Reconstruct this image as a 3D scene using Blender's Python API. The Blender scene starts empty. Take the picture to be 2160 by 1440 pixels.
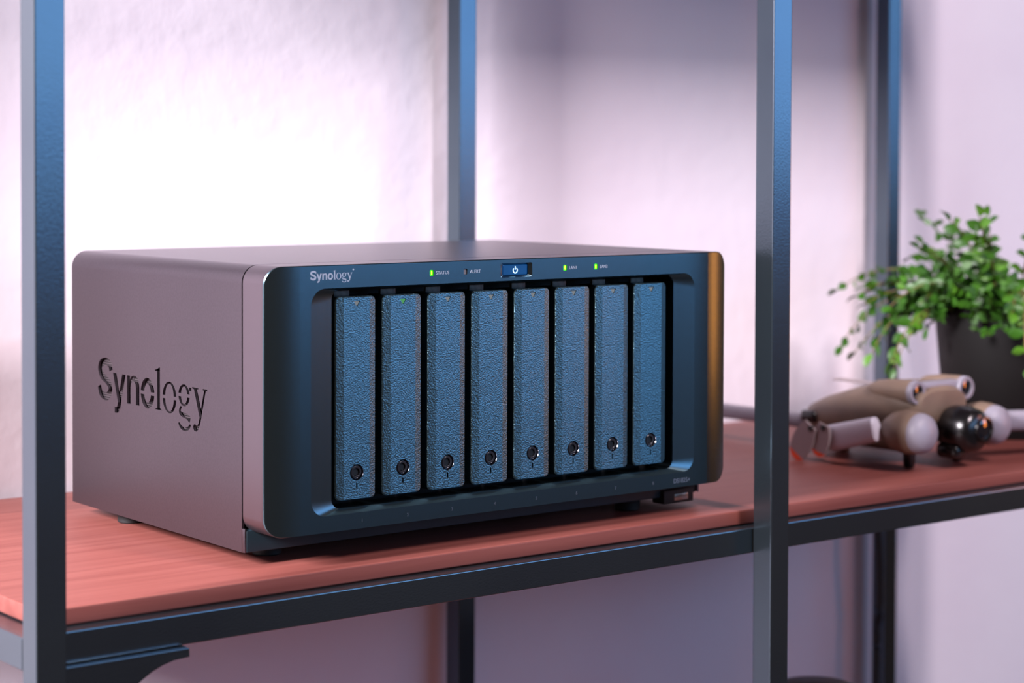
import bpy, bmesh, math, random
from mathutils import Vector, Matrix

random.seed(7)
SC = bpy.context.scene
COL = SC.collection
S = 0.001                                   # the scene is measured in millimetres


def lin(r, g, b):
    f = lambda c: (c / 255 / 12.92) if c <= 10 else ((c / 255 + 0.055) / 1.055) ** 2.4
    return (f(r), f(g), f(b), 1.0)


# ------------------------------------------------------------------ camera
cam_d = bpy.data.cameras.new('camera')
cam = bpy.data.objects.new('camera', cam_d)
COL.objects.link(cam)
SC.camera = cam
YAW, PITCH, ROLL, FPX = -0.6615, -0.0290, 0.0030, 4275.23
fwd = Vector((-math.sin(YAW) * math.cos(PITCH), math.cos(YAW) * math.cos(PITCH), math.sin(PITCH)))
rgt = Vector((math.cos(YAW), math.sin(YAW), 0))
upv = rgt.cross(fwd)
r2 = rgt * math.cos(ROLL) + upv * math.sin(ROLL)
u2 = -rgt * math.sin(ROLL) + upv * math.cos(ROLL)
M = Matrix((r2, u2, -fwd)).transposed().to_4x4()
M.translation = Vector((-564.58, -937.76, 223.07)) * S
cam.matrix_world = M
cam_d.sensor_width = 36
cam_d.lens = 36 * FPX / 2160
cam_d.shift_y = -(720 - 464.74) / 2160
cam_d.clip_start = 0.02
cam_d.dof.use_dof = True
cam_d.dof.focus_distance = 1.165
cam_d.dof.aperture_fstop = 7.0

# ------------------------------------------------------------------ world, lights, exposure
wd = bpy.data.worlds.new('world')
SC.world = wd
wd.use_nodes = True
bg = wd.node_tree.nodes['Background']
bg.inputs[0].default_value = lin(225, 172, 140)
bg.inputs[1].default_value = 0.10

SC.view_settings.view_transform = 'Standard'
SC.view_settings.look = 'None'
SC.view_settings.exposure = 0.0
SC.view_settings.gamma = 1.0
SC.view_settings.use_curve_mapping = False


def area(name, loc, target, w, h, power, col, spread=180):
    d = bpy.data.lights.new(name, 'AREA')
    d.shape = 'RECTANGLE'
    d.size, d.size_y = w, h
    d.energy = power
    d.color = col[:3]
    d.spread = math.radians(spread)
    o = bpy.data.objects.new(name, d)
    COL.objects.link(o)
    o.location = loc
    o.rotation_euler = (Vector(target) - Vector(loc)).to_track_quat('-Z', 'Y').to_euler()
    return o


# bright lamp in the room, left of the rack and a little higher than the shelf
area('lamp_left', (-2.00, -0.15, 1.10), (0.25, 0.33, 0.15), 0.45, 0.65, 245, lin(255, 247, 254))
# big cool window in the room, in front of the rack and to the right
area('window_cool', (1.55, -1.85, 0.52), (0.15, 0.0, 0.20), 2.4, 0.62, 17.5, lin(140, 196, 255))
# pinkish key light high in the room in front of the rack
area('ceiling_key', (0.54, -1.60, 1.66), (0.9, 0.33, 0.1), 0.20, 0.50, 52, lin(254, 237, 243))
# small warm lamp at the right
area('warm_lamp', (0.98, -0.27, 0.13), (0.2, 0.0, 0.09), 0.10, 0.22, 0.6, lin(255, 140, 60))


# ------------------------------------------------------------------ materials
def mat(name, col, rough=0.5, metal=0.0, spec=0.5, bump=None, var=None, emit=None, coat=0.0, coord='Object', alpha=None):
    m = bpy.data.materials.new(name)
    m.use_nodes = True
    nt = m.node_tree
    N, L = nt.nodes, nt.links
    b = N['Principled BSDF']
    b.inputs['Base Color'].default_value = col
    b.inputs['Roughness'].default_value = rough
    b.inputs['Metallic'].default_value = metal
    b.inputs['Specular IOR Level'].default_value = spec
    b.inputs['Coat Weight'].default_value = coat
    tc = N.new('ShaderNodeTexCoord')
    if var:                                  # (scale xyz, other colour, detail)
        mp = N.new('ShaderNodeMapping')
        mp.inputs['Scale'].default_value = var[0]
        L.new(tc.outputs[coord], mp.inputs['Vector'])
        nz = N.new('ShaderNodeTexNoise')
        nz.inputs['Scale'].default_value = 1
        nz.inputs['Detail'].default_value = var[2]
        L.new(mp.outputs[0], nz.inputs['Vector'])
        rp = N.new('ShaderNodeValToRGB')
        rp.color_ramp.elements[0].position = 0.35
        rp.color_ramp.elements[1].position = 0.65
        rp.color_ramp.elements[0].color = col
        rp.color_ramp.elements[1].color = var[1]
        L.new(nz.outputs['Fac'], rp.inputs['Fac'])
        L.new(rp.outputs['Color'], b.inputs['Base Color'])
    if bump:                                 # (kind, scale xyz, strength, distance)
        mp = N.new('ShaderNodeMapping')
        mp.inputs['Scale'].default_value = bump[1]
        L.new(tc.outputs[coord], mp.inputs['Vector'])
        if bump[0] == 'voronoi':
            t = N.new('ShaderNodeTexVoronoi')
            out = t.outputs['Distance']
        elif bump[0] == 'wave':
            t = N.new('ShaderNodeTexWave')
            t.inputs['Distortion'].default_value = 2.0
            out = t.outputs['Fac']
        else:
            t = N.new('ShaderNodeTexNoise')
            t.inputs['Detail'].default_value = 4
            out = t.outputs['Fac']
        t.inputs['Scale'].default_value = 1
        L.new(mp.outputs[0], t.inputs['Vector'])
        bp = N.new('ShaderNodeBump')
        bp.inputs['Strength'].default_value = bump[2]
        bp.inputs['Distance'].default_value = bump[3]
        L.new(out, bp.inputs['Height'])
        L.new(bp.outputs[0], b.inputs['Normal'])
    if emit:
        b.inputs['Emission Color'].default_value = emit[0]
        b.inputs['Emission Strength'].default_value = emit[1]
    return m


MT = {}
MT['wall'] = mat('plaster_wall', lin(236, 228, 235), 0.9, bump=('noise', (60, 60, 60), 0.14, 0.003),
                 var=((6, 6, 6), lin(232, 222, 231), 3))
MT['floor'] = mat('floor_wood', lin(62, 48, 42), 0.6, var=((2, 20, 2), lin(50, 38, 34), 4))
MT['rack'] = mat('rack_metal', lin(98, 112, 121), 0.22, 0.93, 0.5, bump=('noise', (900, 900, 900), 0.10, 0.0006),
                 var=((8, 8, 8), lin(93, 105, 116), 3))
MT['board'] = mat('red_brown_board', lin(126, 73, 66), 0.45, 0.0, 0.2, bump=('noise', (12, 260, 260), 0.12, 0.0008),
                  var=((5, 130, 130), lin(115, 63, 57), 5))
MT['shell'] = mat('painted_steel', lin(97, 89, 96), 0.31, 0.9, 0.5, bump=('noise', (1500, 1500, 1500), 0.06, 0.0004),
                  var=((700, 700, 700), lin(93, 85, 92), 2))
MT['rim'] = mat('painted_rim', lin(112, 102, 109), 0.32, 0.9, 0.5)
MT['bezel'] = mat('bezel_plastic', lin(94, 118, 128), 0.27, 1.0, 0.5, bump=('noise', (2500, 2500, 2500), 0.08, 0.0003))
MT['tray'] = mat('tray_plastic', lin(104, 138, 150), 0.29, 1.0, 0.5, bump=('noise', (1100, 1100, 1100), 0.38, 0.0010))
MT['dark'] = mat('dark_interior', lin(8, 10, 12), 0.6, 0.0, 0.3)
MT['lock'] = mat('lock_plastic', lin(40, 44, 52), 0.22, 0.2, 0.7)
MT['lockcone'] = mat('lock_recess', lin(150, 150, 158), 0.16, 1.0, 0.8)
MT['chin'] = mat('chin_plastic', lin(20, 38, 46), 0.5, 0.0, 0.4)
MT['hole'] = mat('lock_hole', lin(3, 3, 4), 0.5)
MT['clear'] = mat('indicator_lens', lin(130, 140, 135), 0.25, 0.0, 0.6)
MT['green_tri'] = mat('indicator_green', lin(80, 150, 90), 0.25, emit=(lin(60, 200, 70), 0.12))
MT['led_green'] = mat('led_green', lin(60, 230, 20), 0.3, emit=(lin(70, 255, 10), 1.1))
MT['led_core'] = mat('led_core', lin(250, 255, 90), 0.3, emit=(lin(240, 255, 40), 1.4))
MT['led_off'] = mat('led_off', lin(120, 115, 118), 0.3)
MT['button'] = mat('button_blue', lin(14, 60, 100), 0.2, 0.0, 0.6, emit=(lin(10, 70, 130), 0.5))
MT['power'] = mat('power_symbol', lin(190, 230, 255), 0.3, emit=(lin(170, 220, 255), 1.6))
MT['print'] = mat('printed_mark', lin(168, 180, 200), 0.5)
MT['printdim'] = mat('printed_dim', lin(172, 180, 196), 0.5)
MT['model'] = mat('model_print', lin(88, 96, 112), 0.5)
MT['emboss'] = mat('embossed_mark', lin(60, 66, 76), 0.3)
MT['rubber'] = mat('rubber', lin(14, 15, 17), 0.7)
MT['glint'] = mat('glint_metal', lin(170, 160, 150), 0.25, 1.0)  # light reflected on the foot block, put in as bright metal
MT['latch'] = mat('latch_grey', lin(84, 80, 74), 0.5, 0.0, var=((300, 300, 300), lin(48, 46, 42), 3))


def mesh_grid_mat():
    m = bpy.data.materials.new('perforated_backing')
    m.use_nodes = True
    nt = m.node_tree
    N, L = nt.nodes, nt.links
    b = N['Principled BSDF']
    tc = N.new('ShaderNodeTexCoord')
    mp = N.new('ShaderNodeMapping')
    mp.inputs['Scale'].default_value = (1000 / 1.7, 1000 / 1.7, 1000 / 1.35)
    L.new(tc.outputs['Object'], mp.inputs['Vector'])
    sp = N.new('ShaderNodeSeparateXYZ')
    L.new(mp.outputs[0], sp.inputs[0])

    def saw(sock):
        fr = N.new('ShaderNodeMath'); fr.operation = 'FRACT'; L.new(sock, fr.inputs[0])
        su = N.new('ShaderNodeMath'); su.operation = 'SUBTRACT'; L.new(fr.outputs[0], su.inputs[0]); su.inputs[1].default_value = 0.5
        ab = N.new('ShaderNodeMath'); ab.operation = 'ABSOLUTE'; L.new(su.outputs[0], ab.inputs[0])
        return ab.outputs[0]
    a, c = saw(sp.outputs['Y']), saw(sp.outputs['Z'])
    g1 = N.new('ShaderNodeMath'); g1.operation = 'LESS_THAN'; L.new(a, g1.inputs[0]); g1.inputs[1].default_value = 0.40
    g2 = N.new('ShaderNodeMath'); g2.operation = 'LESS_THAN'; L.new(c, g2.inputs[0]); g2.inputs[1].default_value = 0.27
    mu = N.new('ShaderNodeMath'); mu.operation = 'MULTIPLY'; L.new(g1.outputs[0], mu.inputs[0]); L.new(g2.outputs[0], mu.inputs[1])
    mx = N.new('ShaderNodeMix'); mx.data_type = 'RGBA'
    mx.inputs['A'].default_value = lin(72, 64, 68)
    mx.inputs['B'].default_value = lin(8, 8, 10)
    L.new(mu.outputs[0], mx.inputs['Factor'])
    L.new(mx.outputs['Result'], b.inputs['Base Color'])
    b.inputs['Roughness'].default_value = 0.4
    b.inputs['Metallic'].default_value = 0.3
    return m


MT['perf'] = mesh_grid_mat()


# ------------------------------------------------------------------ object helpers
ORG = {}                                     # world origin (mm) of every object, used to place the children's vertices


def tag(o, label=None, cat=None, group=None, kind=None):
    if label: o['label'] = label
    if cat: o['category'] = cat
    if group: o['group'] = group
    if kind: o['kind'] = kind
    return o


def thing(name, loc, label, cat, group=None):
    o = bpy.data.objects.new(name, None)
    COL.objects.link(o)
    o.location = Vector(loc) * S
    o.empty_display_size = 0.02
    ORG[o] = Vector(loc)
    return tag(o, label, cat, group)


def link(name, me, m, parent=None, org=None):
    o = bpy.data.objects.new(name, me)
    if m is not None and len(me.materials) == 0:
        me.materials.append(m)
    COL.objects.link(o)
    if parent is not None:
        o.parent = parent
        ORG[o] = ORG[parent] if org is None else Vector(org)
    else:
        ORG[o] = Vector((0, 0, 0))
    return o


def build(name, V, F, m, parent=None, smooth=None, org=None):
    """one mesh object from world millimetre vertices"""
    base = Vector((0, 0, 0)) if parent is None else ORG[parent]
    if org is not None:
        base = Vector(org)
    me = bpy.data.meshes.new(name)
    me.from_pydata([(Vector(v) - base) * S for v in V], [], F)
    bm = bmesh.new()
    bm.from_mesh(me)
    bmesh.ops.remove_doubles(bm, verts=bm.verts, dist=1e-7)
    bmesh.ops.recalc_face_normals(bm, faces=bm.faces)
    bm.to_mesh(me)
    bm.free()
    if smooth is not None:
        for p in me.polygons:
            p.use_smooth = True
        me.set_sharp_from_angle(angle=math.radians(smooth))
    me.update()
    o = link(name, me, m, parent)
    if org is not None:
        ORG[o] = Vector(org)
        o.location = (Vector(org) - (ORG[parent] if parent else Vector((0, 0, 0)))) * S
    return o


class MB:
    def __init__(self):
        self.V, self.F = [], []

    def add(self, V, F):
        n = len(self.V)
        self.V += [tuple(v) for v in V]
        self.F += [tuple(i + n for i in f) for f in F]
        return self

    def loft(self, loops, cap0=False, cap1=False, closed=True):
        n = len(loops[0])
        V = [p for l in loops for p in l]
        F = []
        for k in range(len(loops) - 1):
            for i in range(n if closed else n - 1):
                j = (i + 1) % n
                F.append((k * n + i, k * n + j, (k + 1) * n + j, (k + 1) * n + i))
        if cap0: F.append(tuple(range(n)))
        if cap1: F.append(tuple(range((len(loops) - 1) * n, len(loops) * n)))
        return self.add(V, F)

    def box(self, x0, x1, y0, y1, z0, z1, b=0.0):
        bm = bmesh.new()
        bmesh.ops.create_cube(bm, size=1)
        for v in bm.verts:
            v.co = Vector((x0 if v.co.x < 0 else x1, y0 if v.co.y < 0 else y1, z0 if v.co.z < 0 else z1))
        if b:
            bmesh.ops.bevel(bm, geom=list(bm.edges), offset=b, segments=3, profile=0.5, affect='EDGES')
        return self.frombm(bm)

    def frombm(self, bm):
        bm.verts.index_update()
        self.add([v.co.copy() for v in bm.verts], [[v.index for v in f.verts] for f in bm.faces])
        bm.free()
        return self

    def tube(self, pts, r, n=10, cap=True):
        pts = [Vector(p) for p in pts]
        rr = r if isinstance(r, (list, tuple)) else [r] * len(pts)
        loops = []
        up = Vector((0, 0, 1))
        for i, p in enumerate(pts):
            t = (pts[min(i + 1, len(pts) - 1)] - pts[max(i - 1, 0)]).normalized()
            a = t.cross(up)
            if a.length < 1e-3: a = t.cross(Vector((1, 0, 0)))
            a.normalize()
            b = t.cross(a)
            loops.append([p + (a * math.cos(q) + b * math.sin(q)) * rr[i] for q in [2 * math.pi * k / n for k in range(n)]])
        return self.loft(loops, cap, cap)

    def lathe(self, c, prof, n=32, axis='z', cap0=False, cap1=False):
        """prof: (radius, along)"""
        loops = []
        for r, h in prof:
            l = []
            for k in range(n):
                q = 2 * math.pi * k / n
                a, b = r * math.cos(q), r * math.sin(q)
                if axis == 'z': l.append((c[0] + a, c[1] + b, c[2] + h))
                elif axis == 'y': l.append((c[0] + a, c[1] + h, c[2] + b))
                else: l.append((c[0] + h, c[1] + a, c[2] + b))
            loops.append(l)
        return self.loft(loops, cap0, cap1)

    def to(self, name, m, parent=None, smooth=None, org=None):
        return build(name, self.V, self.F, m, parent, smooth, org)


def rrect(x0, x1, z0, z1, r, n=6):
    P = []
    for cx, cz, a0 in ((x1 - r, z0 + r, -90), (x1 - r, z1 - r, 0), (x0 + r, z1 - r, 90), (x0 + r, z0 + r, 180)):
        for k in range(n + 1):
            a = math.radians(a0 + 90 * k / n)
            P.append((cx + r * math.cos(a), cz + r * math.sin(a)))
    return P


def circle(cx, cz, r, n=28):
    return [(cx + r * math.cos(2 * math.pi * k / n), cz + r * math.sin(2 * math.pi * k / n)) for k in range(n)]


def fill2d(loops, cuts=()):
    """fill 2D loops (outer + holes) in the xz plane; cuts: x positions where edges must run. Returns bmesh at y=0"""
    bm = bmesh.new()
    E = []
    for l in loops:
        vs = [bm.verts.new((p[0], 0, p[1])) for p in l]
        for i in range(len(vs)):
            E.append(bm.edges.new((vs[i], vs[(i + 1) % len(vs)])))
    bmesh.ops.triangle_fill(bm, use_beauty=True, use_dissolve=False, edges=E, normal=(0, -1, 0))
    for x in cuts:
        bmesh.ops.bisect_plane(bm, geom=list(bm.verts) + list(bm.edges) + list(bm.faces), plane_co=(x, 0, 0), plane_no=(1, 0, 0), dist=1e-5)
    return bm


def polymesh(polys, thick, place):
    """2D polygons (even-odd fill, holes allowed) extruded through a 2D curve -> verts, faces (mm, placed by function)"""
    cu = bpy.data.curves.new('tmp', 'CURVE')
    cu.dimensions = '2D'
    cu.fill_mode = 'BOTH'
    cu.extrude = thick / 2
    for P in polys:
        sp = cu.splines.new('POLY')
        sp.points.add(len(P) - 1)
        for q, p in zip(sp.points, P):
            q.co = (p[0], p[1], 0, 1)
        sp.use_cyclic_u = True
    return curve_to(cu, place)


def curve_to(cu, place):
    o = bpy.data.objects.new('tmp', cu)
    COL.objects.link(o)
    dg = bpy.context.evaluated_depsgraph_get()
    dg.update()
    me = bpy.data.meshes.new_from_object(o.evaluated_get(dg))
    V = [place(v.co) for v in me.vertices]
    F = [tuple(p.vertices) for p in me.polygons]
    bpy.data.objects.remove(o)
    bpy.data.meshes.remove(me)
    return V, F


def text_part(name, body, size, x, z, y, m, parent, sx=1.0, thick=0.12, align='LEFT'):
    cu = bpy.data.curves.new('tmp', 'FONT')
    cu.body = body
    cu.size = size
    cu.align_x = align
    cu.extrude = thick / 2
    V, F = curve_to(cu, lambda c: (x + c.x * sx, y + c.z, z + c.y))
    return build(name, V, F, m, parent)


# ------------------------------------------------------------------ setting
WALL_Y = 329
tag(MB().box(-1800, 2600, WALL_Y, WALL_Y + 120, -900, 1700).to('wall_back', MT['wall']), kind='structure')
tag(MB().box(-1800, 2600, -3200, WALL_Y + 120, -960, -900).to('floor', MT['floor']), kind='structure')

# ------------------------------------------------------------------ shelf rack
rack = thing('shelf_rack', (350, 140, -900), 'black square-tube metal shelving frame standing against the white wall', 'shelf')
T = 16
PX = [-150, 347, 828]
for px in PX:
    for y0 in (-34, 298):
        MB().box(px, px + T, y0, y0 + T, -900, 800, 0.8).to('post', MT['rack'], rack, 10)


def shelf(top):
    # board outline with notches for the three back posts
    out = [(-136, -8), (842, -8), (842, 296), (826, 296), (826, 318), (365, 318), (365, 296), (345, 296), (345, 318), (-132, 318), (-132, 296), (-136, 296)]
    bm = bmesh.new()
    vs = [bm.verts.new((x, y, top - 9)) for x, y in out]
    f = bm.faces.new(vs)
    r = bmesh.ops.extrude_face_region(bm, geom=[f])
    up = [v for v in r['geom'] if isinstance(v, bmesh.types.BMVert)]
    bmesh.ops.translate(bm, verts=up, vec=(0, 0, 9))
    bmesh.ops.recalc_face_normals(bm, faces=bm.faces)
    ed = [e for e in bm.edges if abs(e.verts[0].co.z - e.verts[1].co.z) < 1e-6 and (e.calc_length() > 100)]
    bmesh.ops.bevel(bm, geom=ed, offset=1.1, segments=3, profile=0.5, affect='EDGES')
    bo = MB().frombm(bm).to('shelf_board', MT['board'], None if top == 0 else rack, 35)
    if top == 0:
        tag(bo, 'long red-brown wooden shelf board carrying the server, the drone and the plant', 'shelf board')
    z1, z0 = top - 9.6, top - 25.8
    for a, b in ((PX[0], PX[1]), (PX[1], PX[2])):
        MB().box(a + 16.1, b - 0.1, -17.8, -1.8, z0, z1, 0.8).to('front_rail', MT['rack'], rack, 10)
        MB().box(a + 16.1, b - 0.1, 281.8, 297.8, z0, z1, 0.8).to('back_rail', MT['rack'], rack, 10)
    for px in PX:
        MB().box(px, px + 16, -17.8, 297.8, z0, z1, 0.8).to('side_rail', MT['rack'], rack, 10)


for top in (0, 530, -405):
    shelf(top)

# gusset under the main rail at the left post: flange and curved web
prof = [(-134, -27.6), (-61.5, -27.6), (-61.5, -30.5)]
for k in range(1, 15):
    a = math.radians(90 * k / 14)
    prof.append((-64 - 56 * math.sin(a) ** 1.0, -30.6 - 78 * (1 - math.cos(a))))
prof += [(-134, -112)]
gb = MB()
gb.loft([[(x, -24, z) for x, z in prof], [(x, -21.6, z) for x, z in prof]], True, True)
gus = gb.to('gusset_bracket', MT['rack'], rack, 10)
MB().box(-134, -61.5, -24, -10, -27.6, -26.0, 0.3).to('flange', MT['rack'], gus, 10)

# ------------------------------------------------------------------ storage server
W, H = 343.0, 166.0
YS, YD, ZB, ZZ = 27.6, 238.4, 7.8, 18.4
FA, FD = 19.7, 5.4
R = 10.0
nas = thing('storage_server', (171.5, 120, 0), 'dark eight-bay network storage server with mauve-grey metal casing on the left of the shelf', 'server')


def facet(x):
    t = max(0.0, (FA - x) / FA, (x - (W - FA)) / FA)
    return FD * (0.42 * t + 0.58 * t * t)


# --- letter shapes (side cut-out and front print share them); units mm, origin at the S, baseline
def catmull(P, n=8):
    Q = [P[0]] + list(P) + [P[-1]]
    out = []
    for i in range(1, len(Q) - 2):
        p0, p1, p2, p3 = [Vector(q[:2]) for q in Q[i - 1:i + 3]]
        for k in range(n):
            t = k / n
            out.append(0.5 * ((2 * p1) + (p2 - p0) * t + (2 * p0 - 5 * p1 + 4 * p2 - p3) * t * t + (3 * p1 - p0 - 3 * p2 + p3) * t ** 3))
    out.append(Vector(P[-1][:2]))
    return out


def stroke(P, w, n=8):
    c = catmull(P, n)
    A, B = [], []
    for i, p in enumerate(c):
        t = (c[min(i + 1, len(c) - 1)] - c[max(i - 1, 0)]).normalized()
        q = i / (len(c) - 1)
        ww = w(q) if callable(w) else w
        nrm = Vector((-t.y, t.x)) * ww / 2
        A.append(tuple(p + nrm)); B.append(tuple(p - nrm))
    return A + B[::-1]


def half(cx, cy, rx, ry, ix, iy, gap, top, n=22):
    s = 1 if top else -1
    a0 = math.asin(min(1, gap / ry)); b0 = math.asin(min(1, gap / iy))
    o = [(cx + rx * math.cos(a), cy + s * ry * math.sin(a)) for a in [a0 + (math.pi - 2 * a0) * k / n for k in range(n + 1)]]
    i = [(cx + ix * math.cos(a), cy + s * iy * math.sin(a)) for a in [b0 + (math.pi - 2 * b0) * k / n for k in range(n + 1)]]
    return o + i[::-1]


def glyphs(gap):
    G = []
    G.append(stroke([(17.9, 18.0), (16.2, 21.8), (10.4, 23.0), (4.6, 21.2), (3.2, 17.6), (6.0, 14.2), (12.4, 11.6), (16.4, 8.8), (16.8, 5.2), (13.6, 2.2), (9.0, 1.7), (4.4, 3.2), (2.3, 7.6)],
                    lambda q: 4.4 + 0.7 * math.sin(math.pi * q)))
    G.append([(20.6, 17), (25, 17), (28.9, 6.0), (32.7, 17), (37, 17), (31, -1.0), (29.8, -4.2), (28.2, -6.2), (26, -7.1), (22.8, -7.1), (22.8, -3.7), (25, -3.7), (26.2, -2.8), (26.9, -0.4)])
    G.append([(39, 17), (43, 17), (43, 14.9), (44.6, 16.6), (47, 17.4), (50, 17.3), (52.6, 16.2), (54.2, 14), (54.6, 11.2), (54.6, 0), (50.4, 0), (50.4, 10.4), (49.8, 12.6), (48.2, 13.9), (46.2, 13.9), (44.4, 12.8), (43.4, 10.6), (43.4, 0), (39, 0)])
    for t in (True, False): G.append(half(65, 8.5, 8.5, 9.1, 4.2, 5.5, gap, t))
    G.append([(77.2, 1.0), (75, 0.6), (75, 0), (83, 0), (83, 0.6), (80.4, 1.0), (80.4, 25), (79.4, 25), (77.4, 24), (74.4, 23.3), (74.4, 22.6), (77.2, 22.6)])
    for t in (True, False): G.append(half(92, 8.5, 8.3, 9.2, 5.2, 8.1, gap, t))
    for t in (True, False): G.append(half(109.4, 11.4, 6.6, 6.3, 3.6, 5.1, gap, t))
    G.append([(115.3, 16.4), (118.0, 16.4), (118.0, 14.8), (115.7, 14.4)])
    G.append(stroke([(106.2, 4.6), (104.6, 2.9), (104.8, 1.0), (108, 0.0), (113, -0.6), (116.6, -2.4)], lambda q: 1.4 + 2.2 * q, 6))
    G.append(half(110, -4.4, 7.4, 4.7, 5.4, 2.6, 0.4, False))
    G.append([(119, 17), (126, 17), (126, 16.3), (124.6, 16), (129.2, 5.4), (132.7, 16), (131.2, 16.3), (131.2, 17), (136.3, 17), (136.3, 16.3), (134.6, 16), (128.4, -3), (126.4, -6.4), (123.6, -8), (121, -7.6), (120, -5.8), (120.8, -4.2), (122.6, -4), (124.6, -4.8), (126.3, -3), (127.5, 0.2), (121, 16), (119, 16.3)])
    return G


# casing: top with rounded corners and right side (swept), left panel with the letters cut through
prof = []
NA = 22
prof.append((0.0, H - R))
for k in range(1, NA + 1):
    a = math.radians(180 - 90 * k / NA)
    prof.append((R + R * math.cos(a), H - R + R * math.sin(a)))
prof.append((R + 2, H))
prof.append((W - R - 2, H))
for k in range(0, NA + 1):
    a = math.radians(90 - 90 * k / NA)
    prof.append((W - R + R * math.cos(a), H - R + R * math.sin(a)))
prof.append((W, H - R - 2))
prof.append((W, ZB))
mb = MB()
mb.loft([[(x, YS + 0.9, z) for x, z in prof], [(x, YS + 1.6, z) for x, z in prof], [(x, YD, z) for x, z in prof]], closed=False)
inner = [(min(max(x, 1.5), W - 1.5), min(z, H - 1.5)) for x, z in prof]
mb.loft([[(x, YS + 0.9, z) for x, z in prof], [(x, YS + 0.9, z) for x, z in inner]], closed=False)
shell = mb.to('casing', MT['shell'], nas, 35)
side_poly = [(YS + 0.9, ZB), (YS + 0.9, H - R), (YD, H - R), (YD, ZB)]
GL = [[(203 - s, 77 + t) for s, t in g] for g in glyphs(0.95)]
V, F = polymesh([side_poly] + GL, 1.5, lambda c: (0.75 + c.z, c.x, c.y))
build('side_panel', V, F, MT['shell'], nas)
MB().box(2.6, 3.2, 60, 210, 60, 110).to('logo_backing_mesh', MT['perf'], nas)
# dark core, bottom plate, back panel
MB().box(5, W - 5, YS - 1.0, YD - 1, ZB + 0.5, H - 6).to('inner_frame', MT['dark'], nas)
MB().loft([[(x, y, z) for x, z in rrect(1.6, W - 1.6, ZB, H - 1.6, 8.6, 10)] for y in (YD - 1, YD - 0.2)], True, True).to('back_panel', MT['dark'], nas)

# bezel front: flat centre, angled ends, opening for trays, power button recess and LED slots
outer = rrect(0, W, ZZ, H, R, 18)
XR0, XR1, ZR0, ZR1 = 26.8, 311.9, 27.9, 153.3
XI0, XI1, ZI0, ZI1, YI = 42.3, 297.0, 30.6, 152.0, 3.6
rec = rrect(XR0, XR1, ZR0, ZR1, 9.5, 18)
inn = rrect(XI0, XI1, ZI0, ZI1, 5.5, 18)
PB = rrect(157.1, 180.8, 155.2, 163.6, 1.0, 3)
LEDS = [(107.7, 'status', True), (131.6, 'alert', False), (206.0, 'lan', True), (230.2, 'lan', True)]
led_loops = [rrect(x - 1.35, x + 1.35, 157.9, 161.3, 0.6, 3) for x, _, _ in LEDS]
bm = fill2d([rrect(0.35, W - 0.35, ZZ + 0.35, H - 0.35, R - 0.35, 18), rec, PB] + led_loops, [FA * k / 8 for k in range(1, 9)] + [W - FA * k / 8 for k in range(1, 9)])
for v in bm.verts:
    v.co.y = facet(v.co.x)
mb = MB().frombm(bm)
o_in = rrect(0.35, W - 0.35, ZZ + 0.35, H - 0.35, R - 0.35, 18)
mb.loft([[(x, facet(x), z) for x, z in o_in], [(x, facet(x) + 0.4, z) for x, z in outer], [(x, facet(x) + 0.9, z) for x, z in outer]])
mb.loft([[(x, 0, z) for x, z in rec], [(x, YI, z) for x, z in inn], [(x, YI + 14, z) for x, z in inn]])
pbi = rrect(159.4, 178.4, 156.1, 162.9, 0.7, 3)
mb.loft([[(x, 0, z) for x, z in PB], [(x, 1.3, z) for x, z in pbi], [(x, 4, z) for x, z in pbi]])
for l in led_loops:
    mb.loft([[(x, 0, z) for x, z in l], [(x, 2.2, z) for x, z in l]])
bez = mb.to('front_bezel', MT['bezel'], nas, 7)
# painted rim behind the bezel
mb = MB()
o2 = rrect(0.3, W - 0.3, ZZ + 0.3, H - 0.3, R - 0.3, 18)
mb.loft([[(x, facet(x) + 0.9, z) for x, z in outer], [(x, facet(x) + 1.2, z) for x, z in outer], [(x, YS - 0.4, z) for x, z in outer], [(x, YS, z) for x, z in o2], [(x, YS + 0.4, z) for x, z in rrect(2, W - 2, ZZ + 2, H - 2, R - 2, 18)]])
mb.to('bezel_rim', MT['rim'], nas, 30)
# chin under the bezel
mb = MB().box(1.2, W - 32, 25.4, YS + 10, ZB, ZZ + 1.5, 0.5)
mb.box(W - 32, W - 6, 27.0, YS + 10, ZB + 3, ZZ + 1.5, 0.4)
mb.to('chin', MT['chin'], nas, 20)
MB().box(0.0, 1.2, 25.6, YS + 0.8, ZB, ZZ + 2.6, 0.2).to('chin_end_plate', MT['shell'], nas, 30)
# foot block at the chin's right end; its glint is an added metal plate
mb = MB().box(W - 36, W - 10, 22.5, 34, 3.6, 12.5, 0.8)
pbk = mb.to('foot_block', MT['rubber'], nas, 30)
MB().box(W - 27, W - 15, 22.2, 23.5, 5.2, 9.6, 0.3).to('foot_glint', MT['glint'], pbk, 30)
for fx, fy in ((16, 190), (W - 22, 200), (30, 52), (W - 52, 40)):
    MB().lathe((fx, fy, 0), [(7.6, 0), (8.4, 0.8), (8.4, 6.5), (9.5, 8.2)], 28, 'z', True, True).to('foot', MT['rubber'], nas, 40)

# drive trays
TW, TZ0, TZ1, YT, P0, PP = 26.9, 34.8, 148.0, 2.1, 44.63, 31.283
CH, CD = 4.9, 1.35


def tface(x):
    if x < CH: return CD * (CH - x) / CH
    if x > TW - CH: return CD * (x - (TW - CH)) / CH
    return 0.0


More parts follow.
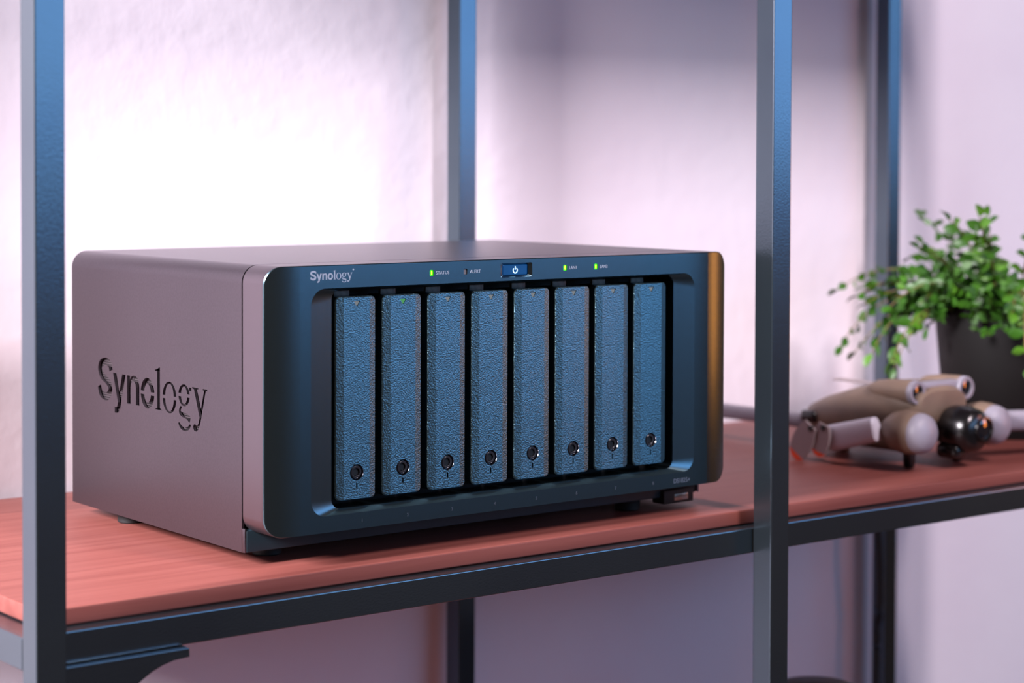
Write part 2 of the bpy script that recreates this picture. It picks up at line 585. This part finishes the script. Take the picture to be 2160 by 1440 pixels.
ZK = 50.0
torg = Vector((P0, YT, 0))
bm = fill2d([rrect(0.5, TW - 0.5, TZ0 + 0.5, TZ1 - 0.5, 2.4, 5), circle(TW / 2, ZK, 4.55, 28),
             [(TW / 2 - 2.2, 145.6), (TW / 2 + 2.2, 145.6), (TW / 2 + 0.4, 142.6), (TW / 2 - 0.4, 142.6)],
             rrect(TW / 2 - 0.45, TW / 2 + 0.45, 41.0, 44.2, 0.4, 3)], (CH, TW - CH))
for v in bm.verts:
    v.co.y = tface(v.co.x)
tm = MB().frombm(bm)
a = rrect(0.5, TW - 0.5, TZ0 + 0.5, TZ1 - 0.5, 2.4, 5)
b = rrect(0, TW, TZ0, TZ1, 2.9, 5)
tm.loft([[(x, tface(x), z) for x, z in a], [(x, tface(x) + 0.55, z) for x, z in b], [(x, 18, z) for x, z in b]])
tri = [(TW / 2 - 2.2, 145.6), (TW / 2 + 2.2, 145.6), (TW / 2 + 0.4, 142.6), (TW / 2 - 0.4, 142.6)]
tm.loft([[(x, 0, z) for x, z in tri], [(x, 1.2, z) for x, z in tri]])
sl = rrect(TW / 2 - 0.45, TW / 2 + 0.45, 41.0, 44.2, 0.4, 3)
tm.loft([[(x, 0, z) for x, z in sl], [(x, 1.0, z) for x, z in sl]])
tray_me = None
lk_rec = MB()
lk_rec.lathe((TW / 2, 0, ZK), [(4.55, 0), (4.1, 0.9), (3.9, 1.6), (3.3, 1.8)], 32, 'y')
lk_ring = MB()
lk_ring.lathe((TW / 2, 0, ZK), [(3.45, 2.0), (3.45, 0.45), (3.2, 0.25), (2.5, 0.25), (2.2, 0.5), (2.1, 2.0)], 32, 'y')
lk_ring.box(TW / 2 - 0.45, TW / 2 + 0.5, 0.5, 2.0, ZK - 2.3, ZK - 1.6)
lk_hole = MB()
hexa = [(TW / 2 + 2.15 * math.cos(math.radians(60 * k + 30)), ZK + 2.15 * math.sin(math.radians(60 * k + 30))) for k in range(6)]
lk_hole.loft([[(x, 1.4, z) for x, z in hexa], [(x, 2.2, z) for x, z in hexa]], True, True)
ind = MB().loft([[(x * 0.86 + TW / 2 * 0.14, 0.35, z * 0.86 + 144.4 * 0.14) for x, z in tri], [(x, 1.3, z) for x, z in tri]], True, True)
slot = MB().loft([[(x, 0.8, z) for x, z in sl], [(x, 1.1, z) for x, z in sl]], True, True)
lat = MB().box(3.0, 13.5, 7.5, 9.5, 147.8, 151.2, 0.3)
share = {}


def part_shared(key, mbuild, name, m, parent, smooth=30):
    if key not in share:
        V, F = mbuild.V, mbuild.F
        me = bpy.data.meshes.new(name)
        me.from_pydata([Vector(v) * S for v in V], [], F)
        bm = bmesh.new(); bm.from_mesh(me)
        bmesh.ops.remove_doubles(bm, verts=bm.verts, dist=1e-7)
        bmesh.ops.recalc_face_normals(bm, faces=bm.faces)
        bm.to_mesh(me); bm.free()
        for p in me.polygons: p.use_smooth = True
        me.set_sharp_from_angle(angle=math.radians(smooth))
        me.materials.append(m)
        share[key] = me
    o = bpy.data.objects.new(name, share[key])
    COL.objects.link(o)
    o.parent = parent
    return o


for i in range(8):
    t = part_shared('tray', tm, 'drive_tray', MT['tray'], nas, 8)
    t.location = (Vector((P0 + i * PP, YT, 0)) - ORG[nas]) * S
    part_shared('lrec', lk_rec, 'lock_recess', MT['lockcone'], t)
    part_shared('lring', lk_ring, 'lock_ring', MT['lock'], t)
    part_shared('lhole', lk_hole, 'keyhole', MT['hole'], t)
    part_shared('slot', slot, 'lock_mark', MT['hole'], t)
    part_shared('lat', lat, 'release_latch', MT['latch'], t)
    if i == 1:
        part_shared('indg', ind, 'status_indicator', MT['green_tri'], t)
    else:
        part_shared('ind', ind, 'status_indicator', MT['clear'], t)

# power button, LEDs, print
pw = MB().loft([[(x, 1.6, z) for x, z in rrect(159.7, 178.1, 156.4, 162.6, 0.7, 4)], [(x, 1.2, z) for x, z in rrect(160.2, 177.6, 156.9, 162.1, 0.5, 4)]], False, True)
pw.loft([[(x, 1.6, z) for x, z in rrect(159.7, 178.1, 156.4, 162.6, 0.7, 4)], [(x, 4, z) for x, z in rrect(159.7, 178.1, 156.4, 162.6, 0.7, 4)]])
pbn = pw.to('power_button', MT['button'], nas, 30)
arc = [(168.9 + 1.5 * math.sin(math.radians(a)), 159.2 + 1.6 * math.cos(math.radians(a))) for a in range(38, 323, 12)]
V, F = polymesh([stroke(arc, 0.62, 2), [(168.6, 159.6), (169.2, 159.6), (169.2, 161.6), (168.6, 161.6)]], 0.1, lambda c: (c.x, 1.15 + c.z, c.y))
build('power_symbol', V, F, MT['power'], pbn)
for x, n, on in LEDS:
    l = MB().loft([[(p, 0.7, q) for p, q in rrect(x - 1.3, x + 1.3, 158.0, 161.2, 0.5, 3)], [(p, 2.4, q) for p, q in rrect(x - 1.3, x + 1.3, 158.0, 161.2, 0.5, 3)]], True, True)
    lo = l.to('indicator_led', MT['led_green'] if on else MT['led_off'], nas, 30)
    if on:
        MB().loft([[(p, 0.62, q) for p, q in rrect(x + 0.0, x + 0.8, 158.5, 160.8, 0.25, 2)], [(p, 1.0, q) for p, q in rrect(x + 0.0, x + 0.8, 158.5, 160.8, 0.25, 2)]], True, True).to('led_core', MT['led_core'], lo)
YP = -0.03
for txt, x, z, sz, sx in (('STATUS', 110.6, 158.6, 2.75, 0.98), ('ALERT', 134.8, 158.6, 2.75, 0.98), ('LAN1', 209.0, 158.7, 2.6, 0.98), ('LAN2', 233.2, 158.7, 2.6, 0.98)):
    text_part('printed_label', txt, sz, x, z, YP, MT['printdim'], nas, sx)
text_part('model_number', 'DS1825+', 4.1, 294.6, 21.4, YP, MT['model'], nas, 0.92)
for i in range(8):
    text_part('bay_number', str(i + 1), 2.7, 60.3 + i * 31.05, 22.2, YP, MT['emboss'], nas, 1.0, 0.3, 'CENTER')
k = 27.4 / 136.3
V, F = polymesh([[(26.2 + s * k, 158.1 + t * k) for s, t in g] for g in glyphs(0.0)] + [circle(54.3, 163.2, 0.5, 10)], 0.12, lambda c: (c.x, YP + c.z, c.y))
build('front_logo', V, F, MT['print'], nas)

# ------------------------------------------------------------------ drone
MT['dr_body'] = mat('drone_grey', lin(128, 108, 92), 0.5, var=((60, 60, 60), lin(120, 101, 87), 2))
MT['dr_pale'] = mat('drone_pale', lin(138, 134, 146), 0.5)
MT['dr_black'] = mat('drone_black', lin(12, 12, 14), 0.25, spec=0.6)
MT['dr_blade'] = mat('propeller_grey', lin(160, 146, 148), 0.5)
MT['dr_orange'] = mat('orange_tip', lin(255, 84, 20), 0.5)
MT['dr_glass'] = mat('lens_glass', lin(18, 22, 30), 0.05, spec=0.9, coat=0.6)
dr = thing('camera_drone', (600, 95, 0), 'grey foldable camera drone with twin front sensors and orange-tipped propellers on the shelf', 'drone')


def sell(cx, y, cz, a, b, e=2.6, n=28):
    P = []
    for k in range(n):
        q = 2 * math.pi * k / n
        c, s = math.cos(q), math.sin(q)
        P.append((cx + a * math.copysign(abs(c) ** (2 / e), c), y, cz + b * math.copysign(abs(s) ** (2 / e), s)))
    return P


mb = MB()
mb.loft([sell(600, 160, 27, 14, 6), sell(600, 156, 27.5, 24, 11), sell(600, 140, 30, 31, 15), sell(600, 110, 35, 36, 19), sell(600, 80, 39, 36, 21.5), sell(600, 58, 42, 34, 20), sell(600, 46, 44, 30, 16), sell(600, 40, 45, 25, 11)], True, True)
hull = mb.to('hull', MT['dr_body'], dr, 50)
# belly with battery
MB().loft([sell(600, 150, 16, 18, 6), sell(600, 120, 16, 22, 9), sell(600, 75, 18, 22, 11), sell(600, 62, 20, 20, 8)], True, True).to('belly', MT['dr_body'], hull, 50)
# twin sensor pods with a bar between
for x in (574, 628.5):
    mb = MB()
    c = (x, 0, 55.5)
    mb.lathe(c, [(8.9, 46), (8.9, 52), (8.4, 66), (6.5, 80), (2.0, 90)], 32, 'y', False, True)
    pod = mb.to('sensor_pod', MT['dr_body'], dr, 40)
    MB().lathe(c, [(5.6, 44.0), (6.0, 42.2), (8.2, 42.2), (8.9, 43.2), (8.95, 46.2)], 32, 'y').to('sensor_ring', MT['dr_pale'], pod, 40)
    MB().lathe(c, [(5.8, 46), (5.6, 43.6), (4.6, 43.4), (4.2, 44.6), (0.4, 44.0)], 28, 'y', False, True).to('sensor_lens', MT['dr_glass'], pod, 40)
MB().box(577, 626, 44.5, 56, 52, 62, 2.5).to('sensor_bar', MT['dr_pale'], dr, 40)
MB().box(580, 622, 47, 58, 40, 52, 2).to('gimbal_bay', MT['dr_black'], dr, 40)
# front shoulders
for x, dx in ((560, -1), (643, 1)):
    mb = MB()
    mb.lathe((x, 0, 28.5), [(3, 62), (9, 58), (14, 50), (16, 41), (15.6, 33), (14.6, 29)], 32, 'y', True, False)
    sh = mb.to('arm_shoulder', MT['dr_body'], dr, 50)
    MB().lathe((x, 0, 28.5), [(14.6, 29), (14.7, 27.5), (13.6, 23.5), (10.5, 20.5), (5, 18.5), (0.3, 18.2)], 32, 'y', False, True).to('shoulder_cap', MT['dr_pale'], sh, 50)
# gimbal camera
mb = MB()
mb.lathe((608, 0, 28), [(4, 52), (13, 46), (17, 36), (17.5, 26), (15.5, 17), (11.5, 13)], 32, 'y', True, True)
gim = mb.to('gimbal_camera', MT['dr_black'], dr, 50)
MB().lathe((612, 0, 29), [(9.8, 14.5), (9.2, 11.4), (7.8, 11.2), (7.0, 12.6)], 32, 'y', False, False).to('lens_ring', MT['dr_black'], gim, 40)
MB().lathe((612, 0, 29), [(7.4, 12.8), (5, 12.2), (0.3, 11.8)], 28, 'y', False, True).to('camera_lens', MT['dr_glass'], gim, 60)
MB().box(592, 606, 22, 42, 7, 18, 4).to('gimbal_motor', MT['dr_black'], gim, 40)
# folded right front arm: bar, propeller blades with orange tips
def beam(name, A, B, h0, h1, w, m, parent):
    A, B = Vector(A), Vector(B)
    t = (B - A).normalized()
    sd = Vector((1, 0, 0)) if abs(t.x) < 0.7 else Vector((0, 1, 0))
    up = sd.cross(t).normalized(); sd = t.cross(up).normalized()
    loops = []
    for q, k in ((0, 0.75), (0.03, 1), (0.97, 1), (1, 0.75)):
        p = A.lerp(B, q); h = (h0 + (h1 - h0) * q) * k
        ww = w * k
        P = []
        for j in range(20):
            a = 2 * math.pi * j / 20
            c, s = math.cos(a), math.sin(a)
            P.append(p + sd * ww / 2 * math.copysign(abs(c) ** .7, c) + up * h / 2 * math.copysign(abs(s) ** .7, s))
        loops.append(P)
    return MB().loft(loops, True, True).to(name, m, parent, 40)


MT['dr_white'] = mat('drone_white', lin(196, 192, 206), 0.45)
arm = beam('folded_arm', (546, 56, 30), (546, 102, 18), 18, 20, 10, MT['dr_white'], dr)
MB().lathe((549, 112, 9), [(7.5, 0), (8.5, 2), (8.5, 10), (6, 13)], 24, 'z', True, True).to('motor', MT['dr_body'], arm, 40)


def blade(A, B, wid, x, parent, tipf=0.86):
    A, B = Vector((0,) + A), Vector((0,) + B)
    t = (B - A).normalized(); nrm = Vector((0, -t.z, t.y))
    def outline(q0, q1, n=10):
        L, Rr = [], []
        for k in range(n + 1):
            q = q0 + (q1 - q0) * k / n
            w = wid * (0.42 + 0.58 * math.sin(math.pi * min(1, (q * 0.8 + 0.08)) ** 0.9)) / 2
            if q > 0.9: w *= 1 - 0.55 * ((q - 0.9) / 0.1)
            p = A.lerp(B, q)
            L.append(p + nrm * w); Rr.append(p - nrm * w)
        return L + Rr[::-1]
    o = outline(0, tipf)
    bl = MB().loft([[(x, p.y, p.z) for p in o], [(x + 1.4, p.y, p.z) for p in o]], True, True).to('propeller_blade', MT['dr_blade'], parent, 30)
    o = outline(tipf, 1.0, 5)
    MB().loft([[(x - 0.1, p.y, p.z) for p in o], [(x + 1.5, p.y, p.z) for p in o]], True, True).to('orange_tip', MT['dr_orange'], bl, 30)
    return bl


b1 = blade((113.5, 27.5), (130, 1.4), 20, 536.0, dr)
b2 = blade((101.5, 29), (108, 5.0), 17, 537.8, dr)
MB().lathe((534.9, 113, 25), [(2.2, 0), (2.2, 3)], 16, 'x', True, True).to('blade_screw', MT['dr_black'], b1, 40)
MB().lathe((536.7, 102, 26.5), [(2.2, 0), (2.2, 3)], 16, 'x', True, True).to('blade_screw', MT['dr_black'], b2, 40)
# left front arm unfolded to the right, rear arm unfolded to the back
la = beam('front_arm', (640, 46, 29), (735, 20, 27), 16, 15, 13, MT['dr_pale'], dr)
ra = beam('rear_arm', (585, 150, 22), (585, 292, 20), 11, 12, 11, MT['dr_pale'], dr)
MB().lathe((585, 286, 10), [(6, 0), (8, 2), (8, 20), (6, 22)], 24, 'z', True, True).to('motor', MT['dr_body'], ra, 40)
beam('rear_arm', (612, 150, 22), (640, 196, 20), 11, 12, 11, MT['dr_body'], dr)
# legs
for x in (573, 627):
    MB().lathe((x, 49.5, 0), [(3.0, 0), (4.2, 1.5), (4.6, 10), (6, 20)], 20, 'z', True, True).to('leg', MT['dr_black'], dr, 40)
MB().lathe((600, 140, 0), [(5.0, 0), (6, 2), (9, 18)], 20, 'z', True, True).to('leg', MT['dr_body'], dr, 40)
# blade folded flat over the back, hinge details
MB().box(588, 596, 92, 140, 55.5, 57, 0.5).to('propeller_blade', MT['dr_blade'], dr, 40)
MB().box(566, 574, 138, 154, 24, 33, 3).to('rear_hinge', MT['dr_black'], dr, 40)

# ------------------------------------------------------------------ potted plant
MT['pot'] = mat('pot_black', lin(14, 13, 13), 0.6, 0.0, 0.3, var=((20, 20, 20), lin(11, 10, 10), 2))
MT['soil'] = mat('soil', lin(52, 36, 26), 0.95, bump=('noise', (250, 250, 250), 0.8, 0.004))
MT['leaf'] = mat('leaf_green', lin(54, 100, 18), 0.45, var=((35, 35, 35), lin(32, 74, 12), 2))
MT['leaf2'] = mat('leaf_light', lin(80, 126, 30), 0.45, var=((35, 35, 35), lin(60, 108, 22), 2))
MT['stem'] = mat('stem_brown', lin(104, 88, 46), 0.6)
PC = Vector((790, 132, 0))
plant = thing('potted_plant', PC, 'leafy green trailing plant in a black pot at the right edge behind the drone', 'plant')
MB().lathe(PC, [(50, 0), (51, 1), (61, 106), (62.5, 107), (62.5, 110), (59.5, 110), (58, 104), (57, 100)], 64, 'z', True, False).to('pot', MT['pot'], plant, 40)
MB().lathe(PC, [(57.5, 100), (40, 102), (0.5, 103)], 40, 'z', False, True).to('soil', MT['soil'], plant, 40)


def leaf_mesh(name, m):
    V, F = [], []
    n = 5
    for k in range(n + 1):
        q = k / n
        w = 0.34 * math.sin(math.pi * min(1, 0.06 + 0.92 * q)) ** 0.7
        y = q
        zc = 0.16 * math.sin(math.pi * q * 0.8)
        V += [(-w, y, zc + 0.12 * w), (0, y, zc - 0.05), (w, y, zc + 0.12 * w)]
    for k in range(n):
        for j in range(2):
            a = k * 3 + j
            F.append((a, a + 1, a + 4, a + 3))
    me = bpy.data.meshes.new(name)
    me.from_pydata(V, [], F)
    for p in me.polygons: p.use_smooth = True
    me.materials.append(m)
    return me


LM = [leaf_mesh('leaf', MT['leaf']), leaf_mesh('leaf', MT['leaf2'])]


def frond(az, lean, length, droop, nleaf, base_r, lsize, z0=101, light=0.25):
    """arching stem with leaflets in pairs"""
    d = Vector((math.cos(az), math.sin(az), 0))
    p = PC + d * base_r + Vector((random.uniform(-6, 6), random.uniform(-6, 6), z0))
    v = (d * math.sin(lean) + Vector((0, 0, math.cos(lean)))).normalized()
    pts = [p.copy()]
    n = 16
    for k in range(n):
        v = (v + Vector((0, 0, -droop / n)) + Vector((random.uniform(-.05, .05), random.uniform(-.05, .05), 0))).normalized()
        p = p + v * length / n
        pts.append(p.copy())
    st = MB().tube(pts, [1.0 - 0.6 * k / n for k in range(n + 1)], 6).to('stem', MT['stem'], plant, 60)
    for k in range(nleaf):
        q = 0.16 + 0.84 * (k + 1) / nleaf
        i = min(int(q * n), n - 1)
        P = pts[i].lerp(pts[i + 1], q * n - i)
        t = (pts[i + 1] - pts[i]).normalized()
        sd = t.cross(Vector((0, 0, 1)))
        sd = sd.normalized() if sd.length > 0.05 else Vector((1, 0, 0))
        s = 1 if k % 2 else -1
        dirv = (sd * s * random.uniform(0.6, 1.0) + t * random.uniform(0.3, 0.7) + Vector((0, 0, random.uniform(-0.45, 0.35)))).normalized()
        if k == nleaf - 1: dirv = t
        up = sd.cross(dirv)
        up = (t.cross(dirv) * s + Vector((0, 0, 0.8)) + Vector((random.uniform(-.5, .5), random.uniform(-.5, .5), 0))).normalized()
        xa = dirv.cross(up).normalized()
        za = xa.cross(dirv).normalized()
        sz = lsize * random.uniform(0.75, 1.2) * (1 - 0.25 * q)
        o = bpy.data.objects.new('leaf', LM[1 if random.random() < light else 0])
        COL.objects.link(o)
        o.parent = st
        Mx = Matrix((xa, dirv, za)).transposed().to_4x4()
        Mx = Matrix.Translation((P - ORG[plant]) * S) @ Mx @ Matrix.Scale(sz * S, 4)
        o.matrix_local = Mx


for i in range(16):                          # trailing fronds over the left and front rim
    az = math.radians(random.uniform(105, 200) if i % 4 else random.uniform(200, 260))
    frond(az, random.uniform(0.6, 1.1), random.uniform(75, 128), random.uniform(1.4, 2.3), 12, random.uniform(26, 48), 15, light=0.2)
for i in range(10):                          # upright fronds
    az = math.radians(random.uniform(100, 330))
    frond(az, random.uniform(0.05, 0.5), random.uniform(72, 118), random.uniform(0.5, 1.2), 10, random.uniform(4, 35), 15, light=0.45)

# the many small leaves between them, too small to pick apart
fv, ff = [], []
for i in range(60):
    left = i % 3 != 0
    az = math.radians(random.uniform(100, 225) if left else random.uniform(0, 360))
    d = Vector((math.cos(az), math.sin(az), 0))
    p = PC + d * random.uniform(8, 46) + Vector((0, 0, 101))
    v = (d * random.uniform(0.3, 1.1) + Vector((0, 0, 1))).normalized()
    ln = random.uniform(40, 95) if left else random.uniform(60, 120)
    for k in range(14):
        v = (v + Vector((0, 0, -random.uniform(0.06, 0.16) * (1.2 if left else 0.6)))).normalized()
        p = p + v * ln / 14
        if k < 2: continue
        for q in range(2):
            u = Vector((random.uniform(-1, 1), random.uniform(-1, 1), random.uniform(-0.5, 0.7))).normalized()
            n = u.cross(Vector((random.uniform(-1, 1), random.uniform(-1, 1), 0.4))).normalized()
            sz = random.uniform(8, 12.5)
            i0 = len(fv)
            fv += [p, p + u * sz * 0.35 + n * sz * 0.27, p + u * sz * 0.75 + n * sz * 0.25, p + u * sz, p + u * sz * 0.75 - n * sz * 0.25, p + u * sz * 0.35 - n * sz * 0.27]
            ff.append(tuple(range(i0, i0 + 6)))
fo = build('foliage', fv, ff, MT['leaf'], plant)
tag(fo, kind='stuff')

# ------------------------------------------------------------------ small things
MT['cable'] = mat('cable_black', lin(12, 12, 14), 0.5)
pts = []
for k in range(60):
    z = -30 - k * 6.2
    pts.append((812 - 3.2 * math.sin(k * 0.16) - (3 if k > 25 else 0), 291 + 2.0 * math.cos(k * 0.21), z))
cb = MB().tube(pts, 3.6, 10).to('power_cable', MT['cable'], None, 60)
tag(cb, 'black cable hanging beside the rear post at the right, below the board', 'cable')
MT['vase'] = mat('dark_container', lin(24, 20, 18), 0.4, var=((30, 30, 30), lin(20, 17, 16), 2))
vs = thing('container', (530, 100, -405), 'dark round container on the lower shelf, only its top showing at the bottom edge', 'container')
MB().lathe((530, 100, -405), [(44, 0), (48, 4), (52, 120), (50, 190), (40, 226), (36, 232)], 40, 'z', True, False).to('body', MT['vase'], vs, 40)
MB().lathe((530, 100, -405), [(37, 231), (37.5, 236), (28, 241), (0.5, 243.5)], 40, 'z', False, True).to('lid', MT['vase'], vs, 40)
